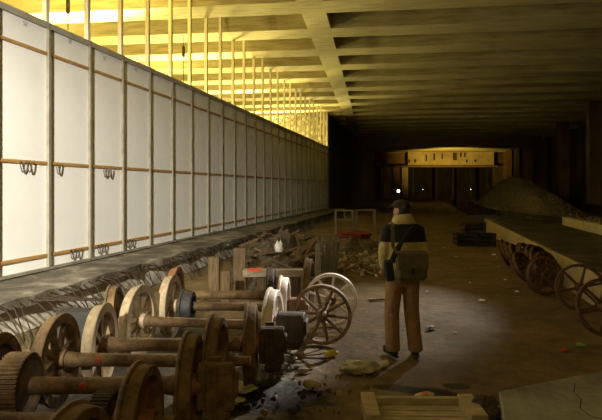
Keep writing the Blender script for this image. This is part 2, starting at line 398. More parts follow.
# ---- far end
def FP(u, v, zc=78): return D(u, v, zc)
Rz = Matrix.Rotation(TH, 4, 'Z')
def farbox(name, u0, u1, v0, v1, zc, th, m, parent=None):
    a, b = D(u0, v0, zc), D(u1, v1, zc); c = (a + b) / 2
    wd = (u1 - u0) * zc / F; h = (v1 - v0) * zc / F
    o = MB().box((0, th / 2, 0), (wd, th, h)).obj(name, m, parent, c, (0, 0, TH)); return o
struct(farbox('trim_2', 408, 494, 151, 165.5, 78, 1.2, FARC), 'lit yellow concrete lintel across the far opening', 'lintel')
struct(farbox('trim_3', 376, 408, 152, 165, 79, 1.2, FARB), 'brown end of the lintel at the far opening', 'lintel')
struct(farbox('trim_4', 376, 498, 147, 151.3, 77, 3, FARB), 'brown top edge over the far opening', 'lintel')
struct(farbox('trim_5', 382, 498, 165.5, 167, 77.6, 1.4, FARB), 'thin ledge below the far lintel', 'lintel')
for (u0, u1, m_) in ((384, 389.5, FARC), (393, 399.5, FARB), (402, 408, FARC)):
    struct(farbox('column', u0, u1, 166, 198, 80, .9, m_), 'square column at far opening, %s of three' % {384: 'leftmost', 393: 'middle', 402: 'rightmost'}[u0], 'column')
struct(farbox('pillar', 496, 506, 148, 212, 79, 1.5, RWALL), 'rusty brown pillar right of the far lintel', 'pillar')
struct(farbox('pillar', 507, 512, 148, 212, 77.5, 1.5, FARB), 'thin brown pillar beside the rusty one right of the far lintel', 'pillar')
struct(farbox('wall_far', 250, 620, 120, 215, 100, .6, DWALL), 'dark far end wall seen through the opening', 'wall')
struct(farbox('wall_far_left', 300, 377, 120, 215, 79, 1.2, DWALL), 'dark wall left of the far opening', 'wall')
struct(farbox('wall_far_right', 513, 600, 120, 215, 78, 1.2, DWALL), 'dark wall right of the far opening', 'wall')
for (u, v, w_, h_) in ((409.5, 161, 1.2, 3), (415.5, 161, 1.2, 3.4), (426.5, 158, 1.3, 6), (434.5, 157, 1.6, 6), (442.5, 156.5, 1.4, 4.5), (455, 156.5, 3.4, 7), (461, 155, 1.2, 4), (465, 155, 1.0, 4), (467, 161, 1.0, 2.6), (475.5, 161, 1.2, 2.4)):
    o = farbox('bracket', u - w_ / 2, u + w_ / 2, v - h_ / 2, v + h_ / 2, 77.8, .3, DARKI)
    tag(o, 'small dark bracket hanging on the lit far lintel', 'bracket', 'brackets on the far lintel')
for i, u in enumerate((378, 388, 412, 436, 452, 470, 486)):
    struct(farbox('post_far', u, u + (1.4 if i % 2 else 2.2), 166, 200, 90, .4, DWALL), 'thin dark upright in the gloom beyond the far opening', 'post')

# ================================================================== WHEELS
def rim_prof(R, w_=.11, t=.068, fl=.022):
    h = w_ / 2; r = R - fl
    return [(-h, r - t), (-h, R - .006), (-h + .008, R), (-h + .024, R), (-h + .034, r), (h - .01, r - .006), (h, r - .014), (h, r - t)]
def build_wheel(parent, R, x, side, style='spoke', m_rim=RUST, m_sp=None, nsp=9, tw=.11, a0=0.0, hub_r=.085):
    """side=+1: outer face to +X (right wheel); -1 mirrored.  wheel (rim) > hub, spoke / web"""
    m_sp = m_sp or m_rim
    fl = Matrix.Diagonal((side, 1, 1, 1))
    w_ = MB().lathe(rim_prof(R, tw), 48, fl, closed=True).obj('wheel', m_rim, parent, (x, 0, 0), (a0, 0, 0))
    ri = R - .022 - .068
    MB().lathe([(-.10, hub_r * .8), (-.095, hub_r), (.085, hub_r), (.10, hub_r * .75)], 20, fl).obj('hub', m_sp, w_)
    if style == 'spoke':
        for k in range(nsp):
            a = 2 * PI * k / nsp; c, s_ = math.cos(a), math.sin(a)
            r0, r1 = hub_r * .8, ri + .01
            vs = []
            for r, hw, ht in ((r0, .032, .028), ((r0 + r1) / 2, .022, .02), (r1, .030, .024)):
                for i, j in ((-1, -1), (1, -1), (1, 1), (-1, 1)):
                    vs.append((j * ht, r * c - i * hw * s_, r * s_ + i * hw * c))
            fs = [(0, 1, 2, 3), (11, 10, 9, 8)]
            for q in (0, 4):
                for i in range(4): fs.append((q + i, q + (i + 1) % 4, q + 4 + (i + 1) % 4, q + 4 + i))
            MB().add(vs, fs).obj('spoke', m_sp, w_)
    else:
        MB().lathe([(-.03, hub_r * .9), (-.045, (ri + hub_r) / 2), (-.02, ri + .01), (.0, ri + .01), (-.02, (ri + hub_r) / 2), (.0, hub_r * .9)], 40, fl, closed=True).obj('web', m_sp, w_)
    return w_
def build_gear(parent, R, x, w_=.17, m=DARKI, n=44):
    vs = []; fs = []; h = w_ / 2
    for k in range(n * 4):
        a = 2 * PI * k / (n * 4); r = R if k % 4 in (0, 1) else R - .022
        for xx in (-h, h): vs.append((xx, r * math.cos(a), r * math.sin(a)))
    N = n * 4
    for k in range(N): l = (k + 1) % N; fs.append((2 * k, 2 * l, 2 * l + 1, 2 * k + 1))
    g = MB().add(vs, fs)
    g.lathe([(-h, R - .022), (-h, R - .07), (-h + .03, R - .075), (-h + .03, .07), (h - .03, .07), (h - .03, R - .075), (h, R - .07), (h, R - .022)], 48)
    o = g.obj('gear', m, parent, (x, 0, 0)); return o
def axle_line(uL, vL, uR, R):
    """ends of an axle at height R from its two pixel centres (left depth from vL; right depth from same height)"""
    zl = F * (CAMZ - R) / (vL - HZ); return zl
def wheelset(label, uL, zL, uR, zR, R, left, right, axr=.062, taper=True, marks=(), box=None, group='rail wheelsets along the left ledge', stubs=(.22, .22), m_ax=RUST, z=None):
    pl_ = W((uL - 301) / F * zL, zL); pr_ = W((uR - 301) / F * zR, zR); c = (pl_ + pr_) / 2; L = (pr_ - pl_).length
    ang = math.atan2(pr_.y - pl_.y, pr_.x - pl_.x)
    t = tag(empty('wheelset', (c.x, c.y, R if z is None else z), ang), label, 'wheelset', group)
    h = L / 2
    MB().lathe([(-h - stubs[0], axr * .7), (-h - .1, axr * .75), (-h - .1, axr * 1.15), (-h + .12, axr * 1.15), (-h + .2, axr), (0, axr * (.9 if taper else 1)), (h - .2, axr), (h - .12, axr * 1.15), (h + .1, axr * 1.15), (h + .1, axr * .75), (h + stubs[1], axr * .7)], 24).obj('axle', m_ax, t)
    if left: build_wheel(t, R, -h, -1, **left)
    if right: build_wheel(t, R, h, 1, **right)
    for mx in marks:
        o = MB().ell((0, 0, 0), (.032, .012, .026), 10, 6).obj('paint_mark', PAINT, t, (mx * L - h, -axr * .9, axr * .25)); o['label'] = 'red paint dab'
    if box: axle_box(t, h + box.get('dx', .2), **{k: v for k, v in box.items() if k != 'dx'})
    return t
def axle_box(t, x, m=DARKI, w_=.24, d=.26, hgt=.34, guides=True):
    b = MB()
    pr = []
    for i in range(9): a = PI * i / 8; pr.append((d / 2 * math.cos(a), hgt * .28 + .07 * math.sin(a)))
    pr = [(d / 2, -hgt / 2)] + pr + [(-d / 2, -hgt / 2)]
    n = len(pr); vs = [(xx, p[0], p[1]) for xx in (-w_ / 2, w_ / 2) for p in pr]
    fs = [list(range(n))[::-1], list(range(n, 2 * n))] + [(i, (i + 1) % n, n + (i + 1) % n, n + i) for i in range(n)]
    b.add(vs, fs); o = b.obj('axle_box', m, t, (x, 0, 0), bevel=.012)
    MB().box((0, 0, 0), (.03, d * .72, hgt * .5)).obj('lid', m, o, (w_ / 2 + .012, 0, 0), bevel=.008)
    MB().lathe([(-.05, .06), (-.04, .085), (.05, .085), (.06, .07)], 18, Matrix.Rotation(PI / 2, 4, 'Y')).obj('oil_pan', m, o, (.02, 0, -hgt / 2 - .03))
    if guides:
        for s_ in (-1, 1): MB().box((0, 0, 0), (.09, .045, hgt * 1.15)).obj('guide', m, o, (-.02, s_ * (d / 2 + .022), -.02), bevel=.006)
SP = dict(style='spoke'); DI = dict(style='disc')
def sp(m, ms=None, **k): return dict(style='spoke', m_rim=m, m_sp=ms or m, **k)
def di(m, ms=None, **k): return dict(style='disc', m_rim=m, m_sp=ms or m, **k)
# front-most pairs (mostly below the frame)
t = wheelset('rusty wheelset nearest camera, only wheel top showing at the bottom edge', -58, 3.07, 74, 2.95, .38, None, di(RUST, RUSTR), axr=.06)
t = wheelset('rusty wheelset with flanged disc wheel and small gear by the bottom edge', -83, 3.66, 141, 3.62, .385, sp(RUST), di(RUST, RUSTR), axr=.06)
build_gear(t, .20, .5, .12).name = 'gear'
# pair with the toothed gear on its left end
t = wheelset('rusty wheelset with a big toothed gear on its left end', -8, 4.24, 191, 4.27, .40, di(RUST), di(RUST, RUSTR), axr=.068, marks=(.47,), box=dict(dx=.19, m=RUST, w_=.28, d=.15, hgt=.36))
g = build_gear(t, .25, -.55, .17, RUST)
t.children[0].name = 'axle'
wheelset('rusty wheelset whose left spoked wheel stands just behind the gear', 56, 4.90, 216, 4.86, .40, sp(RUST, RUST, nsp=8, a0=.2), di(RUST), axr=.06, marks=(.28,), stubs=(.2, .30))
wheelset('third wheelset from the gear, tall right wheel seen edge-on', 100, 5.35, 251, 5.40, .40, sp(TANR, RUST, nsp=8), di(RUST, RUSTR), axr=.065, box=dict(dx=.2, m=DARKI, w_=.24, d=.2, hgt=.34))
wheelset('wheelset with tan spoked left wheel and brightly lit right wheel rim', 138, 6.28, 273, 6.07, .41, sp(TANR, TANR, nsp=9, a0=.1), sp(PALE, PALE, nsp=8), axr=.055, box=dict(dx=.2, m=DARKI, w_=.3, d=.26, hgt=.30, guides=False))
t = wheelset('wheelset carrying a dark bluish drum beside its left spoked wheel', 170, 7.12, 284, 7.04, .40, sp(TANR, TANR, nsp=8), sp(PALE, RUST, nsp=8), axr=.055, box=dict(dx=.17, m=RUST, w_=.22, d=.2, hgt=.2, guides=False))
build_wheel(t, .215, -.5, 1, 'spoke', BLUEI, BLUEI, nsp=6, tw=.15, hub_r=.06).name = 'drum'
wheelset('dark rusty wheelset behind the one with the bluish drum', 175, 7.85, 271, 7.85, .40, sp(RUSTR), di(DARKI), axr=.065)
# ---- loose wheels
def loose_wheel(label, u, v, zc, R, rot, group=None, z=None, **kw):
    p = W((u - 301) / F * zc, zc); t = tag(empty('wheel', (p.x, p.y, R if z is None else z), rot=rot), label, 'wheel', group)
    k = dict(style='spoke', m_rim=RUST); k.update(kw); build_wheel(t, R, 0, 1, **k)
    return t
def rename_rim(t):
    for c in t.children: c.name = 'rim'
    return t
rename_rim(loose_wheel('olive spoked wheel leaning against the ledge behind the rebar', 116, 0, 6.85, .36, (0, -.1, TH + .1), m_rim=RUST, nsp=8))
rename_rim(loose_wheel('dark wheel standing edge-on left of the two spoked cart wheels', 309, 0, 8.9, .40, (0, 0, TH - .14), style='disc', m_rim=RUST, m_sp=DARKI))
# ---- pair of thin cart wheels on one axle, seen almost face-on
def cart_wheels(label, p1, p2, R, m1, m2, n1=10, n2=9, name='cart_wheel_pair'):
    c = (p1 + p2) / 2; d = p2 - p1; ang = math.atan2(d.y, d.x); h = d.length / 2
    t = tag(empty(name, (c.x, c.y, R), ang), label, 'cart wheels')
    MB().lathe([(-h - .16, .035), (-h - .15, .045), (-h, .045), (-h + .1, .03), (h - .1, .03), (h, .04), (h + .12, .04)], 18).obj('axle', RUST, t)
    for x, s_, m_, n, a0 in ((-h, -1, m1, n1, .1), (h, 1, m2, n2, .3)): thin_wheel(t, R, x, s_, m_, n, a0)
    return t
def thin_wheel(t, R, x, s_, m_, n, a0, hub_m=None):
    w_ = MB().lathe([(-.035, R - .045), (-.04, R - .004), (-.03, R), (.03, R), (.04, R - .004), (.035, R - .045)], 48, closed=True).obj('wheel', m_, t, (x, 0, 0), (a0, 0, 0))
    MB().lathe([(-.13, .05), (-.12, .062), (-.04, .075), (.04, .075), (.12, .06), (.13, .05)], 20).obj('hub', hub_m or RUST, w_)
    for k in range(n):
        a = 2 * PI * k / n; c, q = math.cos(a), math.sin(a)
        MB().tube([(0, .05 * c, .05 * q), (0, (R - .03) * c, (R - .03) * q)], [(.024, .018), (.017, .013)], 8, flat=(0, -q, c)).obj('spoke', m_, w_)
    return w_
p1 = W((322 - 301) / F * 6.8, 6.8); p2 = W((331 - 301) / F * 7.7, 7.7)
t = cart_wheels('pair of thin spoked cart wheels on one axle, facing the camera', p1, p2, .365, RUST, PALE)  # second wheel coloured paler for the beam falling on it
# right side: two big spoked wheels propped on the low wall
def thin_loose(label, u, zc, R, rot, m_, n=6):
    p = W((u - 301) / F * zc, zc); t = tag(empty('spoked_wheel', (p.x, p.y, R * math.cos(rot[1]) + .02), rot=rot), label, 'wheel', 'spoked wheels at right edge')
    thin_wheel(t, R, 0, 1, m_, n, .25, m_).name = 'rim'; return t
thin_loose('big thin rusty spoked wheel leaning on the low wall at right', 580, 8.6, .36, (0, -.2, -PI / 2 - .05), DKRED, 6)
thin_loose('reddish thin spoked wheel cut off by the right edge', 606, 7.15, .37, (0, -.25, -PI / 2 + .1), DKRED, 6)
# right side: row of small ring wheels leaning on one another
def ring_wheel(R):
    t = empty('tram_wheel')
    r_ = MB().lathe([(-.05, R - .06), (-.055, R), (-.03, R + .01), (-.02, R - .015), (.05, R - .02), (.05, R - .06)], 32, closed=True).obj('rim', DKRED, t)
    MB().lathe([(-.02, R * .48), (-.02, R * .60), (.02, R * .60), (.02, R * .48)], 28, closed=True).obj('inner_ring', DKRED, t)
    MB().lathe([(-.07, .03), (-.07, .075), (.07, .075), (.07, .03)], 18, closed=True).obj('hub', DKRED, t)
    for k in range(6):
        a = PI * k / 3; c, q = math.cos(a), math.sin(a)
        MB()._bar((0, .06 * c, .06 * q), (0, (R - .045) * c, (R - .045) * q), .045, .045, None).obj('spoke', DKRED, t)
    return t
rw = ring_wheel(.34); n_rw = 0
spots = [(505, 13.6, 1.5, .42, 'farthest'), (511, 13.2, 1.42, .5, 'second farthest'), (517, 12.8, 1.35, .55, 'third farthest'), (526, 12.72, 1.2, .4, 'fourth farthest'),
         (534, 12.3, 1.1, .4, 'fifth farthest'), (540, 12.0, 1.0, .42, 'fourth nearest'), (524, 11.2, 1.15, .6, 'third nearest, tilted outward'), (546, 10.9, .9, .35, 'second nearest'), (545, 9.9, .45, .22, 'nearest, face turned to camera')]
for i, (u, zc, yaw, lean, wd) in enumerate(spots):
    t = rw if i == 0 else copy_tree(rw)
    p = W((u - 301) / F * zc, zc)
    t.rotation_euler = (0, -lean, -PI / 2 - .2 + yaw); t.location = (p.x, p.y, .35 * math.cos(lean) + .05 * math.sin(lean))
    tag(t, 'dark rusty ring wheel leaning along the low right wall, ' + wd, 'wheel', 'ring wheels leaning along the right wall')

# ================================================================== PERSON
def voxel(mb, name, m, size, parent=None, smooth=3):
    o = mb.obj(name, m, None)
    r = o.modifiers.new('r', 'REMESH'); r.mode = 'VOXEL'; r.voxel_size = size
    if smooth: s_ = o.modifiers.new('s', 'SMOOTH'); s_.factor = .5; s_.iterations = smooth
    dg = bpy.context.evaluated_depsgraph_get(); me = bpy.data.meshes.new_from_object(o.evaluated_get(dg))
    o.modifiers.clear(); o.data = me; me.shade_smooth()
    if parent: o.parent = parent
    return o
def jacket_mat():
    m = mat('jacket_cloth', (.46, .36, .12), (.56, .45, .18), 14, .9, 0, .4, 22)
    nt = m.node_tree; b = nt.nodes['Principled BSDF']; src = b.inputs['Base Color'].links[0].from_socket
    sx = nt.nodes.new('ShaderNodeSeparateXYZ'); nt.links.new(nt.nodes['Texture Coordinate'].outputs['Object'], sx.inputs[0])
    def step(lo, hi, inv):
        r = nt.nodes.new('ShaderNodeMapRange'); r.inputs[1].default_value = lo; r.inputs[2].default_value = hi
        r.inputs[3].default_value = 1 if inv else 0; r.inputs[4].default_value = 0 if inv else 1; nt.links.new(sx.outputs['Z'], r.inputs[0]); return r.outputs[0]
    mu = nt.nodes.new('ShaderNodeMath'); mu.operation = 'MULTIPLY'; nt.links.new(step(1.288, 1.296, 0), mu.inputs[0]); nt.links.new(step(1.492, 1.50, 1), mu.inputs[1])
    mx = nt.nodes.new('ShaderNodeMix'); mx.data_type = 'RGBA'; nt.links.new(mu.outputs[0], mx.inputs[0]); nt.links.new(src, mx.inputs[6]); mx.inputs[7].default_value = (.012, .011, .010, 1)
    nt.links.new(mx.outputs[2], b.inputs['Base Color']); return m
SKIN = mat('skin', (.42, .22, .14), (.50, .28, .19), 20, .6)
TROU = mat('brown_trousers', (.24, .13, .05), (.33, .19, .08), 9, .9, 0, .5, 12)
JACK = jacket_mat()
SHOE = mat('black_leather', (.012, .010, .008), (.03, .025, .02), 12, .55)
CAPM = mat('dark_cap_cloth', (.03, .016, .010), (.05, .026, .016), 12, .9)
HAIR = mat('dark_hair', (.015, .010, .007), (.03, .02, .012), 60, .7, stretch=(1, 1, .2))
CANV = mat('brown_canvas', (.085, .065, .03), (.14, .105, .05), 12, .9, 0, .4, 40)
STRP = mat('black_strap', (.010, .009, .008), (.02, .018, .015), 20, .8)
def person():
    base = W((403 - 301) / F * 6.37, 6.37)
    hip = {-1: Vector((-.095, 0, .92)), 1: Vector((.092, 0, .92))}
    knee = {-1: Vector((-.135, .02, .49)), 1: Vector((.11, .03, .49))}
    ank = {-1: Vector((-.13, -.02, .085)), 1: Vector((.145, -.03, .085))}
    toe = {-1: Vector((-.19, .17, .035)), 1: Vector((.175, .18, .035))}
    sh = {-1: Vector((-.185, 0, 1.43)), 1: Vector((.185, 0, 1.43))}
    elb = {-1: Vector((-.245, .0, 1.16)), 1: Vector((.25, -.02, 1.16))}
    wri = {-1: Vector((-.215, .13, .99)), 1: Vector((.20, .20, 1.05))}
    hc = Vector((-.02, .03, 1.645))
    b = MB()
    b.tube([(0, 0, .88), (0, 0, 1.0), (0, 0, 1.2), (0, 0, 1.38), (0, 0, 1.46), (0, 0, 1.50)], [(.15, .10), (.14, .095), (.15, .10), (.16, .10), (.10, .08), (.055, .055)], 16, flat=(1, 0, 0))
    b.tube([(0, 0, 1.44), (-.01, .01, 1.53), hc - Vector((0, .01, .06))], [.058, .053, .055], 12)
    # head, turned to the left
    hd = Matrix.Translation(hc) @ Matrix.Rotation(.75, 4, 'Z')
    b.ell((0, -.01, .02), (.075, .095, .105), 20, 14, hd); b.ell((0, .03, -.045), (.056, .062, .07), 16, 10, hd)
    b.ell((0, .098, -.02), (.014, .022, .024), 8, 6, hd)                       # nose
    b.ell((0, .078, -.062), (.024, .014, .010), 8, 6, hd)                      # lips
    for s_ in (-1, 1):
        b.ell((s_ * .076, -.01, -.01), (.012, .022, .034), 8, 6, hd)           # ears
        b.ell((s_ * .03, .078, .03), (.024, .012, .008), 8, 6, hd)             # brow
        b.tube([sh[s_], (sh[s_] + elb[s_]) / 2, elb[s_], (elb[s_] + wri[s_]) / 2, wri[s_]], [.055, .047, .040, .038, .027], 12)
        d = (wri[s_] - elb[s_]).normalized(); side = Vector((-s_, .2, -.1)); side = (side - d * side.dot(d)).normalized(); nrm = d.cross(side)
        pc = wri[s_] + d * .09
        b.tube([wri[s_] - d * .01, wri[s_] + d * .04, pc], [(.027, .02), (.040, .016), (.042, .014)], 10, flat=tuple(side))
        for k, ln in enumerate((.068, .078, .072, .058)):
            r0 = pc - d * .01 + side * ((1.5 - k) * .021); c1 = r0 + d * ln * .45 - Vector((0, 0, .006)); c2 = c1 + (d * .7 + Vector((-s_ * .2, 0, -.5))).normalized() * ln * .35; c3 = c2 + (d * .3 + Vector((-s_ * .3, 0, -.8))).normalized() * ln * .3
            b.tube([r0, c1, c2, c3], [.0095, .009, .0085, .007], 8)
        th0 = wri[s_] + d * .035 + side * .03; b.tube([th0, th0 + d * .03 + side * .022, th0 + d * .06 + side * .026, th0 + d * .08 + side * .02], [.013, .011, .010, .008], 8)
        b.tube([hip[s_], (hip[s_] + knee[s_]) / 2, knee[s_], (knee[s_] * .6 + ank[s_] * .4), ank[s_]], [.085, .07, .052, .052, .036], 14)
        b.tube([ank[s_] - Vector((0, .05, .04)), ank[s_] + Vector((0, .03, -.03)), toe[s_]], [(.034, .034), (.036, .036), (.03, .02)], 10)
    body = voxel(b, 'person', SKIN, .0065, None, 2)
    body.location = base; body.scale = (.93, .95, 1); body.rotation_euler = (0, 0, TH + .02)
    tag(body, 'person seen from behind in black-shouldered yellow jacket, brown trousers and dark cap', 'person')
    # trousers
    q = MB()
    q.tube([(0, 0, 1.02), (0, 0, .96), (0, -.01, .88), (0, -.005, .80)], [(.165, .125), (.175, .135), (.18, .14), (.165, .12)], 20, flat=(1, 0, 0))
    for s_ in (-1, 1):
        q.tube([hip[s_] + Vector((0, 0, -.02)), hip[s_] * .75 + knee[s_] * .25, (hip[s_] + knee[s_]) / 2, knee[s_], knee[s_] * .7 + ank[s_] * .3, knee[s_] * .3 + ank[s_] * .7, ank[s_] + Vector((0, .0, .01)), ank[s_] + Vector((0, .0, -.025))],
               [(.105, .118), (.105, .118), (.10, .108), (.093, .098), (.092, .096), (.088, .094), (.090, .096), (.086, .092)], 18, flat=(1, 0, 0))
    voxel(q, 'trousers', TROU, .010, body, 3)
    # jacket
    j = MB()
    j.tube([(0, 0, .90), (0, 0, 1.0), (0, 0, 1.1), (0, 0, 1.22), (0, 0, 1.34), (0, 0, 1.42), (0, 0, 1.475), (0, 0, 1.51)],
           [(.205, .15), (.20, .15), (.195, .145), (.20, .145), (.205, .14), (.195, .125), (.14, .10), (.085, .085)], 22, flat=(1, 0, 0))
    for s_ in (-1, 1):
        j.tube([sh[s_] + Vector((-s_ * .06, 0, .005)), sh[s_] + Vector((s_ * .005, 0, -.02)), (sh[s_] + elb[s_]) / 2, elb[s_], (elb[s_] + wri[s_]) / 2, wri[s_] - (wri[s_] - elb[s_]) * .06], [.082, .082, .07, .064, .058, .05], 14)
    j.tube([(0, -.005, 1.47), (0, -.005, 1.54), (-.005, .0, 1.60)], [(.14, .12), (.14, .125), (.105, .11)], 18, flat=(1, 0, 0))   # raised collar
    voxel(j, 'jacket', JACK, .010, body, 3)
    # shoes
    for s_ in (-1, 1):
        s1 = MB(); a = ank[s_]; tt = toe[s_]; d = Vector((tt.x - a.x, tt.y - a.y, 0)).normalized()
        h_ = Vector((a.x, a.y, .05)) - d * .06
        s1.tube([h_ - d * .02, h_ + d * .02, h_ + d * .12, h_ + d * .21, h_ + d * .27], [(.036, .045), (.045, .052), (.047, .046), (.046, .036), (.03, .022)], 14, flat=tuple(Vector((0, 0, 1)).cross(d)))
        s1.tube([(a.x, a.y, .05), (a.x, a.y, .13)], [.052, .056], 14)
        so = voxel(s1, 'shoe', SHOE, .009, body, 2)
        MB().tube([Vector((h_.x, h_.y, .012)) - d * .05, Vector((h_.x, h_.y, .012)) + d * .02, Vector((h_.x, h_.y, .012)) + d * .2, Vector((h_.x, h_.y, .012)) + d * .28], [(.03, .012), (.05, .013), (.05, .013), (.028, .012)], 12, flat=tuple(Vector((0, 0, 1)).cross(d))).obj('sole', DARKI, so)
    # hair and cap
    hm = MB(); hm.ell((0, -.028, .005), (.079, .085, .095), 18, 12, hd); ho = voxel(hm, 'hair', HAIR, .009, body, 1)
    cp = MB(); cp.ell((0, -.005, .062), (.092, .112, .066), 20, 10, hd); cp.tube([(0, -.11, .045), (0, .105, .05)], [(.07, .022), (.08, .022)], 14, hd, flat=(1, 0, 0))
    cp.tube([(0, .08, .052), (0, .13, .045), (0, .165, .035)], [(.075, .010), (.066, .008), (.03, .006)], 12, hd, flat=(1, 0, 0))
    voxel(cp, 'cap', CAPM, .009, body, 2)
    # shoulder bag on the right hip, behind the back
    M0 = Matrix.Translation(base) @ Matrix.Rotation(TH + .02, 4, 'Z')
    bag = tag(empty('shoulder_bag', M0 @ Vector((.045, -.24, 1.045)), TH + .02), 'brown canvas shoulder bag hanging across the back of the person', 'bag')
    bm_ = MB(); bm_.box((0, 0, -.02), (.33, .13, .27)); bo = bm_.obj('bag_body', CANV, bag, bevel=.035)
    MB().box((0, -.072, .055), (.335, .02, .19)).box((0, -.0, .15), (.335, .15, .02)).obj('flap', CANV, bag, bevel=.008)
    MB().box((0, -.09, -.04), (.04, .012, .06)).obj('buckle', STRP, bag)
    def on_back(z, x): return Vector((x, -.158 if z < 1.40 else -.158 + (z - 1.40) * .75, z))
    inv = bag.location
    pts = [(-.15, -.01, .14), Vector((-.13, -.172, 1.25)) - Vector((.06, -.245, 1.045)), Vector((-.13, -.16, 1.36)) - Vector((.06, -.245, 1.045)), Vector((-.12, -.11, 1.475)) - Vector((.06, -.245, 1.045)), Vector((-.105, .02, 1.535)) - Vector((.06, -.245, 1.045)), Vector((-.09, .12, 1.42)) - Vector((.06, -.245, 1.045))]
    MB().tube(pts, [(.020, .005)] * 6, 8, flat=(1, 0, 0)).obj('strap', CANV, bag)
    # black case on the left hip with a diagonal strap
    o0 = Vector((-.185, -.185, .93))
    cs = tag(empty('camera_case', M0 @ o0, TH + .02), 'slim black case on a diagonal strap at the left hip of the person', 'case')
    MB().box((0, 0, .06), (.10, .07, .24), Matrix.Rotation(-.12, 4, 'Y')).obj('case_body', STRP, cs, bevel=.02)
    pts = [Vector(p) - o0 for p in ((-.16, -.19, 1.08), (-.11, -.178, 1.20), (-.05, -.168, 1.30), (.02, -.15, 1.41), (.085, -.10, 1.49), (.105, .02, 1.53), (.09, .11, 1.45))]
    MB().tube(pts, [(.034, .005), (.034, .005), (.022, .005), (.018, .005), (.018, .005), (.018, .005), (.018, .005)], 8, flat=(1, 0, .4)).obj('strap', STRP, cs)
person()

# ================================================================== DEBRIS
def rubble(c, rx, ry, rz, m, name, label, cat, seed=0, seg=40, amp=.35, kind=None, rz0=0):
    vs = []; fs = []; n = seg; rings = 14
    for i in range(rings + 1):
        r = 1 - i / rings
        for k in range(n):
            a = 2 * PI * k / n
            d = 1 + amp * .5 * noise.noise(Vector((math.cos(a) * 1.5, math.sin(a) * 1.5, seed)))
            x, y = rx * r * d * math.cos(a), ry * r * d * math.sin(a)
            z = rz * (1 - r ** 1.15) * (1 + amp * noise.fractal(Vector((x * 2.5, y * 2.5, seed)), 1, 2, 5)) if r < 1 else -.06
            vs.append((x, y, z))
    for i in range(rings):
        for k in range(n): l = (k + 1) % n; fs.append((i * n + k, i * n + l, (i + 1) * n + l, (i + 1) * n + k))
    o = MB().add(vs, fs).obj(name, m, None, c, (0, 0, rz0)); tag(o, label, cat, kind=kind); return o
# gravel heap
hp = W((503 - 301) / F * 27, 27); 
def gravel_heap():
    m = MB(); rx, ry, rz = 2.5, 18.0, 2.9; n = 72; rings = 34; vs = []; fs = []
    for i in range(rings + 1):
        r = 1 - i / rings
        for k in range(n):
            a = 2 * PI * k / n; d = 1 + .10 * noise.noise(Vector((math.cos(a) * 1.3, math.sin(a) * 1.3, 2)))
            x, y = rx * r * d * math.cos(a), ry * r * d * math.sin(a)
            prof = 1 - math.sqrt(r * r + .05) * 1.0 if r < .97 else (1 - r)
            vs.append((x + .10 * noise.noise(Vector((x * 6, y * 6, 5))), y, rz * prof + .07 * noise.noise(Vector((x * 5, y * 5, 1)))))
    for i in range(rings):
        for k in range(n): l = (k + 1) % n; fs.append((i * n + k, i * n + l, (i + 1) * n + l, (i + 1) * n + k))
    m.add(vs, fs)
    for i in range(2600):
        r = math.sqrt(random.random()); a = random.uniform(0, 2 * PI); x, y = rx * r * math.cos(a), ry * r * math.sin(a)
        m.ell((x, y, rz * max(0, 1 - math.sqrt(r * r + .05)) + .02), [random.uniform(.03, .075) for _ in range(3)], 6, 4)
    o = m.obj('gravel_heap', GRAV, None, (7.0, 46, .5), (0, 0, 0)); tag(o, 'long tall heap of grey gravel on the right platform', 'gravel heap', kind='stuff')
gravel_heap()
# scrap heaps between wheels and partition
p = G(285, 268); rubble((p.x - .2, p.y + .4, 0), 1.25, 3.4, .80, SCRAP, 'scrap_heap', 'dark tangled heap of scrap and dirt below the ledge', 'scrap heap', 3, amp=.45, kind='stuff', rz0=.2)
p = G(358, 250); rubble((p.x, p.y, 0), 1.3, 1.9, .34, SCRAP, 'rubbish_heap', 'low heap of broken rubbish left of the person', 'rubbish heap', 8, amp=.8, kind='stuff')
# scattered twisted bars and sticks
k = 0
sticks = [(262, 262, 300, 246, 12.0), (255, 248, 282, 262, 12.5), (300, 262, 318, 238, 11.8), (296, 232, 302, 262, 11.6), (346, 256, 378, 272, 12.5), (340, 262, 372, 262, 12.2), (350, 250, 366, 274, 12.6), (364, 258, 384, 250, 13.0), (345, 270, 362, 262, 11.8), (268, 258, 292, 268, 11.2), (284, 238, 300, 230, 13.5)]
for (u0, v0, u1, v1, zc) in sticks:
    a, b = D(u0, v0, zc), D(u1, v1, zc - .4); a.z = max(a.z, .04); b.z = max(b.z, .04)
    o = MB()._bar(Vector((0, 0, 0)), b - a, .04, .035, None).obj('scrap_bar', TIMB if k % 3 == 0 else RUST, None, a)
    tag(o, 'short broken bar lying in the rubbish between the cart wheels and the person' if u0 > 335 else 'short twisted bar sticking out of the dark scrap heap', 'bar', 'bars in the rubbish' if u0 > 335 else 'bars in the scrap heap'); k += 1
random.seed(11)
def litter_bits(name, u0, u1, v0, v1, zmax, n, m, smin, smax, label):
    b = MB()
    for i in range(n):
        p = G(random.uniform(u0, u1), random.uniform(v0, v1)); p.x = max(p.x, -4.6); z = random.uniform(.02, zmax); L = random.uniform(smin, smax)
        M_ = Matrix.Translation((p.x, p.y, z)) @ Matrix.Rotation(random.uniform(0, 6.28), 4, 'Z') @ Matrix.Rotation(random.uniform(-.5, .5), 4, 'Y')
        b.box((0, 0, 0), (L, L * random.uniform(.12, .5), random.uniform(.01, .05)), M_)
    return tag(b.obj(name, m), label, 'rubbish', kind='stuff')
litter_bits('broken_wood', 322, 384, 243, 276, .16, 170, PLANK, .05, .45, 'broken wood and tin strewn left of the person')
litter_bits('dark_scrap', 246, 312, 250, 282, .55, 190, TIMB, .08, .6, 'dark broken scrap strewn over the heap under the ledge')
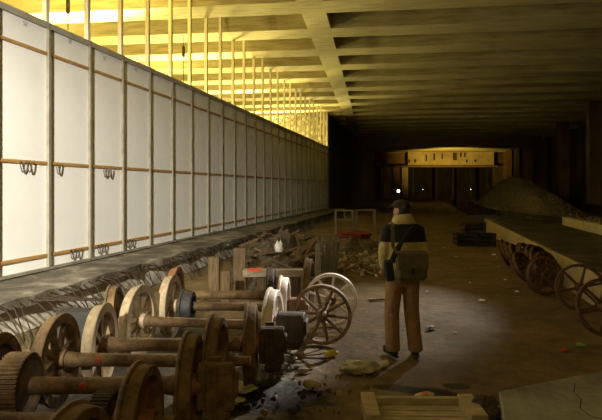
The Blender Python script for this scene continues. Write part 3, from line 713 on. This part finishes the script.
litter_bits('pale_crumbs', 322, 384, 245, 280, .14, 40, WHITE, .03, .09, 'pale paper crumbs among the rubbish left of the person')
litter_bits('ledge_rubble', 236, 300, 335, 384, .02, 60, CONC, .015, .07, 'stony rubble on the ground beside the axle boxes')
litter_bits('dirt_clods', 245, 370, 362, 416,   .015, 45, FLOOR, .012, .06, 'dark dirt clods on the floor at bottom centre')
# upright grey boards bundled together
bd = [(320, 11.2, 244, 5.5, .00, 'widest pale grey'), (325, 11.6, 238, 3, -.03, 'narrow grey'), (329, 11.7, 235, 3, .01, 'second narrow grey'), (332, 11.8, 238, 3, .04, 'third narrow grey'), (336, 11.8, 236, 3, .07, 'fourth narrow grey'), (340, 11.9, 238, 3, .10, 'outermost leaning grey')]
for (u, zc, vt, wpx, lean, wd) in bd:
    top = CAMZ - (vt - HZ) * zc / F; p = W((u - 2 - lean * 30 - 301) / F * zc, zc)
    m_ = MB(); wd_ = wpx * zc / F
    m_.box((0, 0, top / 2), (wd_, .035, top)).box((0, 0, top + .05), (wd_ * .4, .03, .12), taper=.3)
    o = m_.obj('board', GREYW, None, (p.x, p.y, .0), (-.1, lean, TH)); tag(o, wd + ' upright board in the bundle behind the cart wheels', 'board', 'upright boards')
o = MB()._bar(D(318, 243, 11.4), D(346, 240, 11.6), .04, .06, None).obj('crossbar', GREYW); tag(o, 'short grey rail tying the upright boards together', 'rail')
# timber posts and plank behind the wheelsets
for (u, zc, vt, wpx, wd) in ((214, 9.5, 257, 11, 'tall brown timber post left of the shorter one behind the wheelsets'), (226, 9.3, 271, 9, 'shortest brown timber post behind the wheelsets'), (240, 10.4, 248, 12, 'tallest brown timber post behind the wheelsets beside the plank')):
    top = CAMZ - (vt - HZ) * zc / F; p = W((u - 301) / F * zc, zc); q = wpx * zc / F
    tag(MB().box((0, 0, top / 2), (q, q * .7, top)).obj('timber_post', TIMB, None, p, (0, 0, TH), bevel=.012), wd, 'post')
a, b = D(243, 273.5, 9.6), D(305, 272, 9.7)
pk = tag(empty('plank', (a + b) / 2, TH), 'long brown plank with orange end lying level behind the wheelsets', 'plank')
MB().box((0, 0, 0), ((b - a).length, .22, .12)).obj('board', PLANK, pk, bevel=.006)
MB().box((0, 0, 0), (.22, .225, .035)).obj('orange_end', REDP, pk, (-(b - a).length / 2 + .2, 0, .05))
for u in (262, 296):
    p = W((u - 301) / F * 9.65, 9.65); tag(MB().box((0, 0, .183), (.16, .2, .366)).obj('trestle_block', TIMB, None, p, (0, 0, TH), bevel=.01), 'dark timber block under the %s end of the long plank' % ('left' if u < 280 else 'right'), 'block')
# metal frames farther back
for (u0, u1, vt, zc, shelf, wd) in ((336, 353, 210, 22, True, 'left'), (357, 375, 209.5, 22, False, 'right')):
    p = W(((u0 + u1) / 2 - 301) / F * zc, zc); wd_ = (u1 - u0) * zc / F; top = CAMZ - (vt - HZ) * zc / F
    f = tag(empty('metal_frame', p, TH), 'grey rectangular metal frame in the shade, %s of the two' % wd, 'frame')
    for x in (-1, 1):
        for y in (0, .5): MB().box((0, 0, top / 2), (.05, .05, top)).obj('leg', POST, f, (x * wd_ / 2, y, 0))
    for y in (0, .5): MB().box((0, 0, 0), (wd_, .05, .05)).obj('top_rail', POST, f, (0, y, top - .025))
    if shelf: MB().box((0, .25, 0), (wd_, .5, .04)).obj('shelf', POST, f, (0, 0, top * .62)); MB().box((0, 0, 0), (.04, .04, top * .38)).obj('divider', POST, f, (0, 0, top * .8))
    else: MB().box((0, 0, 0), (wd_, .04, .05)).obj('lower_rail', POST, f, (0, 0, .15))
# cloths, sacks, rags
def crumple(name, p, sx, sy, sz, m, label, cat, seed=0, rz=0, amp=.45, group=None):
    b = MB(); b.ell((0, 0, 0), (1, 1, 1), 22, 14); vs = []
    for q in b.v:
        n = noise.fractal(q * 1.6 + Vector((seed, seed * .7, 0)), .8, 2.2, 4); r = q * (1 + amp * n); vs.append(Vector((r.x * sx, r.y * sy, max(-.72, r.z) * sz)))
    b.v = vs; mn = min(v.z for v in vs)
    o = b.obj(name, m, None, (p.x, p.y, p.z - mn), (0, 0, rz)); tag(o, label, cat, group); return o
p = G(355, 246); crumple('red_cloth', Vector((p.x, p.y, .25)), .55, .3, .14, CLOTHR, 'dull red cloth bundle lying on the rubbish heap', 'cloth', 4)
p = D(279, 246, 11.3); crumple('white_rag', Vector((p.x, p.y, p.z - .12)), .07, .06, .13, WHITE, 'pale rag caught in the dark scrap heap', 'rag', 2, amp=.5)
p = G(359, 372); crumple('sack', p, .19, .10, .065, BAGM, 'crumpled olive plastic sack on the ground left of the person', 'sack', 5, rz=TH)
crumple('food_wrapper', G(331, 355), .085, .05, .03, YELP, 'bright yellow crumpled wrapper on the dirt before the cart wheels', 'wrapper', 6, rz=.4)
crumple('debris_clump', G(219, 402), .22, .10, .05, BAGM, 'pale clump of rubbish under the axle box at bottom', 'rubbish', 9)
crumple('debris_clump', G(240, 391), .14, .08, .05, BAGM, 'yellowish clump of straw rubbish at foot of the edge-on wheel', 'rubbish', 11)
crumple('brick', G(312, 388), .09, .05, .05, TANR, 'tan broken brick on dark ground at bottom centre', 'brick', 12, amp=.12)
crumple('stone', G(303, 372), .06, .04, .03, PLANK, 'small brown stone before the wheelsets', 'stone', 13, amp=.3)
# can
p = G(383, 367); cn = tag(empty('tin_can', (p.x, p.y, .035), .7), 'small white tin can lying behind the olive sack', 'can')
MB().lathe([(-.05, .028), (-.048, .033), (.048, .033), (.05, .028)], 18).obj('can_body', WHITE, cn); MB().lathe([(.049, .0), (.049, .027), (.053, .029), (.053, .0)], 18).obj('lid', PALE, cn)
# plastic bottle by the timber frame
p = G(425, 402); bt = tag(empty('plastic_bottle', (p.x, p.y, .05), .75), 'orange plastic bottle with red cap lying beside the wooden pallet', 'bottle')
MB().lathe([(-.10, .03), (-.095, .038), (-.02, .04), (.04, .038), (.085, .018), (.10, .016)], 18).obj('bottle_body', PALE, bt); MB().lathe([(-.05, .0405), (-.05, .0415), (.02, .0415), (.02, .0405)], 18, closed=True).obj('wrap_label', ORGP, bt)
MB().lathe([(-.10, .02), (-.135, .02)], 14).obj('cap', REDP, bt)
# scraps of litter, each told apart by colour and neighbour
lit = [(482, 301, .05, WHITE, 'largest white paper scrap out on the open floor'), (430, 329, .075, BLUP, 'flat bluish plastic scrap right of the shoes'), (455, 333, .03, WHITE, 'tiny pale scrap between person and open floor'),
       (581, 346, .06, GRNP, 'green wrapper on the floor near the right edge'), (564, 351, .05, REDP, 'red wrapper left of the green one'), (517, 292, .05, WHITE, 'pale scrap at the foot of the ring wheels'),
       (499, 296, .04, GRNP, 'dull green scrap before the ring wheels'), (505, 280, .035, WHITE, 'small white scrap left of the tilted ring wheel'), (498, 267, .045, TANR, 'tan scrap near the far ring wheels'),
       (494, 255, .06, WHITE, 'white scrap left of the farthest ring wheel'), (444, 248, .05, WHITE, 'white scrap on the track right of the person, farther one'), (427, 292, .035, WHITE, 'round white scrap beside the right trouser leg'),
       (456, 257, .045, BLUP, 'small bluish scrap mid-track'), (472, 268, .04, TANR, 'tan paper scrap lying mid-track beyond the white crumb'), (470, 283, .035, WHITE, 'white crumb mid-floor left of the green scrap'), (371, 300, .05, WHITE, 'white scrap left of the trouser legs'),
       (372, 252, .06, WHITE, 'white scrap on the rubbish heap edge nearest the person'), (340, 262, .05, WHITE, 'white scrap beside the upright boards'), (352, 245, .05, WHITE, 'white scrap below the red cloth'), (369, 262, .06, WHITE, 'white scrap before the rubbish heap'), (390, 401, .03, WHITE, 'small white scrap left of the orange bottle'), (276, 397, .03, TANR, 'small tan scrap at bottom centre')]
for i, (u, v, s_, m_, lb) in enumerate(lit): crumple('litter_scrap', G(u, v), s_, s_ * .6, s_ * .35, m_, lb, 'litter', 20 + i, rz=i, group='litter on the dirt floor')
# long pale stick behind the person's legs
tag(MB()._bar(G(369, 300, .02), G(389, 299, .02), .04, .03, None).obj('stick', GREYW), 'pale straight stick lying behind the left trouser leg', 'stick')
# timber frame at the bottom edge
a = G(361, 408); b = G(470, 409); d = (b - a); ang = math.atan2(d.y, d.x)
tf = tag(empty('wooden_pallet', a, ang), 'pale wooden pallet lying at the bottom centre edge', 'pallet')
L = d.length
MB().box((L / 2, 0, .05), (L, .06, .10)).obj('rail', PALL, tf, bevel=.006)
MB().box((.06, -.2, .06), (.12, .5, .13)).obj('side_board', PALL, tf, bevel=.006); MB().box((L - .04, -.2, .06), (.13, .46, .125)).obj('side_board', PALL, tf, bevel=.006)
for k in range(3): MB().box((L / 2, -.10 - .12 * k, .03), (L * .86, .10, .035)).obj('slat', PALL, tf, bevel=.004)
# broken concrete slab at bottom right
def slab():
    zt = .15; out = [G(499, 391, zt), G(530, 384.5, zt), G(570, 377, zt), G(612, 369, zt), G(640, 400, zt), G(640, 440, zt), G(560, 450, zt), G(507, 440, zt)]
    o0 = out[0]; m = MB(); n = len(out)
    vs = [Vector((p.x - o0.x, p.y - o0.y, z)) for z in (0, zt) for p in out]
    m.add(vs, [list(range(n))[::-1], list(range(n, 2 * n))] + [(i, (i + 1) % n, n + (i + 1) % n, n + i) for i in range(n)])
    o = m.obj('concrete_slab', CONCD, None, (o0.x, o0.y, 0), bevel=.01); tag(o, 'broken grey concrete slab at the bottom right corner', 'slab')
    c = MB(); pts = [G(575, 383, zt) , G(574, 392, zt), G(581, 399, zt), G(580, 408, zt), G(590, 416, zt), G(603, 419, zt)]
    c.tube([Vector((p.x - o0.x, p.y - o0.y, zt - .002)) for p in pts], [(.006, .004)] * 6, 6, flat=(1, 0, 0)); ck = c.obj('crack', BLACK, o)
slab()
crumple('rubble_clump', G(484, 416), .13, .09, .09, SCRAP, 'dark rough lump beside the concrete slab', 'lump', 33, amp=.7)
# dark stack at the far right end of the low wall
for i, (u, v, w_, h_, zc, lb) in enumerate(((464, 243, .62, .42, 18.7, 'dark crate, lower left in the stack before the low wall'), (484, 243, .62, .42, 18.6, 'dark crate, lower right in the stack before the low wall'), (473, 230, .70, .34, 18.8, 'dark crate on top of the stack before the low wall'))):
    p = W((u - 301) / F * zc, zc); zb = 0 if i < 2 else .42
    c = tag(empty('crate', (p.x, p.y, zb), TH), lb, 'crate', 'stacked dark crates')
    for j in range(3): MB().box((0, 0, (j + .5) * h_ / 3), (w_, .5, h_ / 3 - .04)).obj('slat_band', BLACK, c, bevel=.01)
    for sx in (-1, 1): MB().box((sx * (w_ / 2 - .03), -.26, h_ / 2), (.06, .04, h_)).obj('corner_post', BLACK, c)
# black box behind the rebar
p = W((77 - 301) / F * 6.9, 6.9); tag(MB().box((0, 0, .2), (.42, .25, .40)).obj('black_box', BLACK, None, (p.x, p.y, 0), (0, 0, TH), bevel=.01), 'black box standing behind the spoked wheels under the ledge', 'box')
# far lamps
EM = bpy.data.materials.new('lamp_glow'); EM.use_nodes = True
EM.node_tree.nodes['Principled BSDF'].inputs['Emission Color'].default_value = (1, .93, .75, 1); EM.node_tree.nodes['Principled BSDF'].inputs['Emission Strength'].default_value = 14
for (u, v, r, zc, lb) in ((398.5, 191, .14, 62, 'bright white far lamp just above the cap of the person'), (423, 189.5, .022, 75, 'tiny far light left of the gravel heap, dimmer one'), (471, 189.5, .026, 75, 'tiny far light beside the gravel heap tip')):
    q = D(u, v, zc); t = tag(empty('lamp', (q.x, q.y, 0)), lb, 'lamp'); 
    MB().ell((0, 0, 0), (r, r, r), 12, 8).obj('bulb', EM, t, (0, 0, q.z)); MB().tube([(0, 0, 0), (0, 0, q.z - r)], .03, 6).obj('stand', DARKI, t)
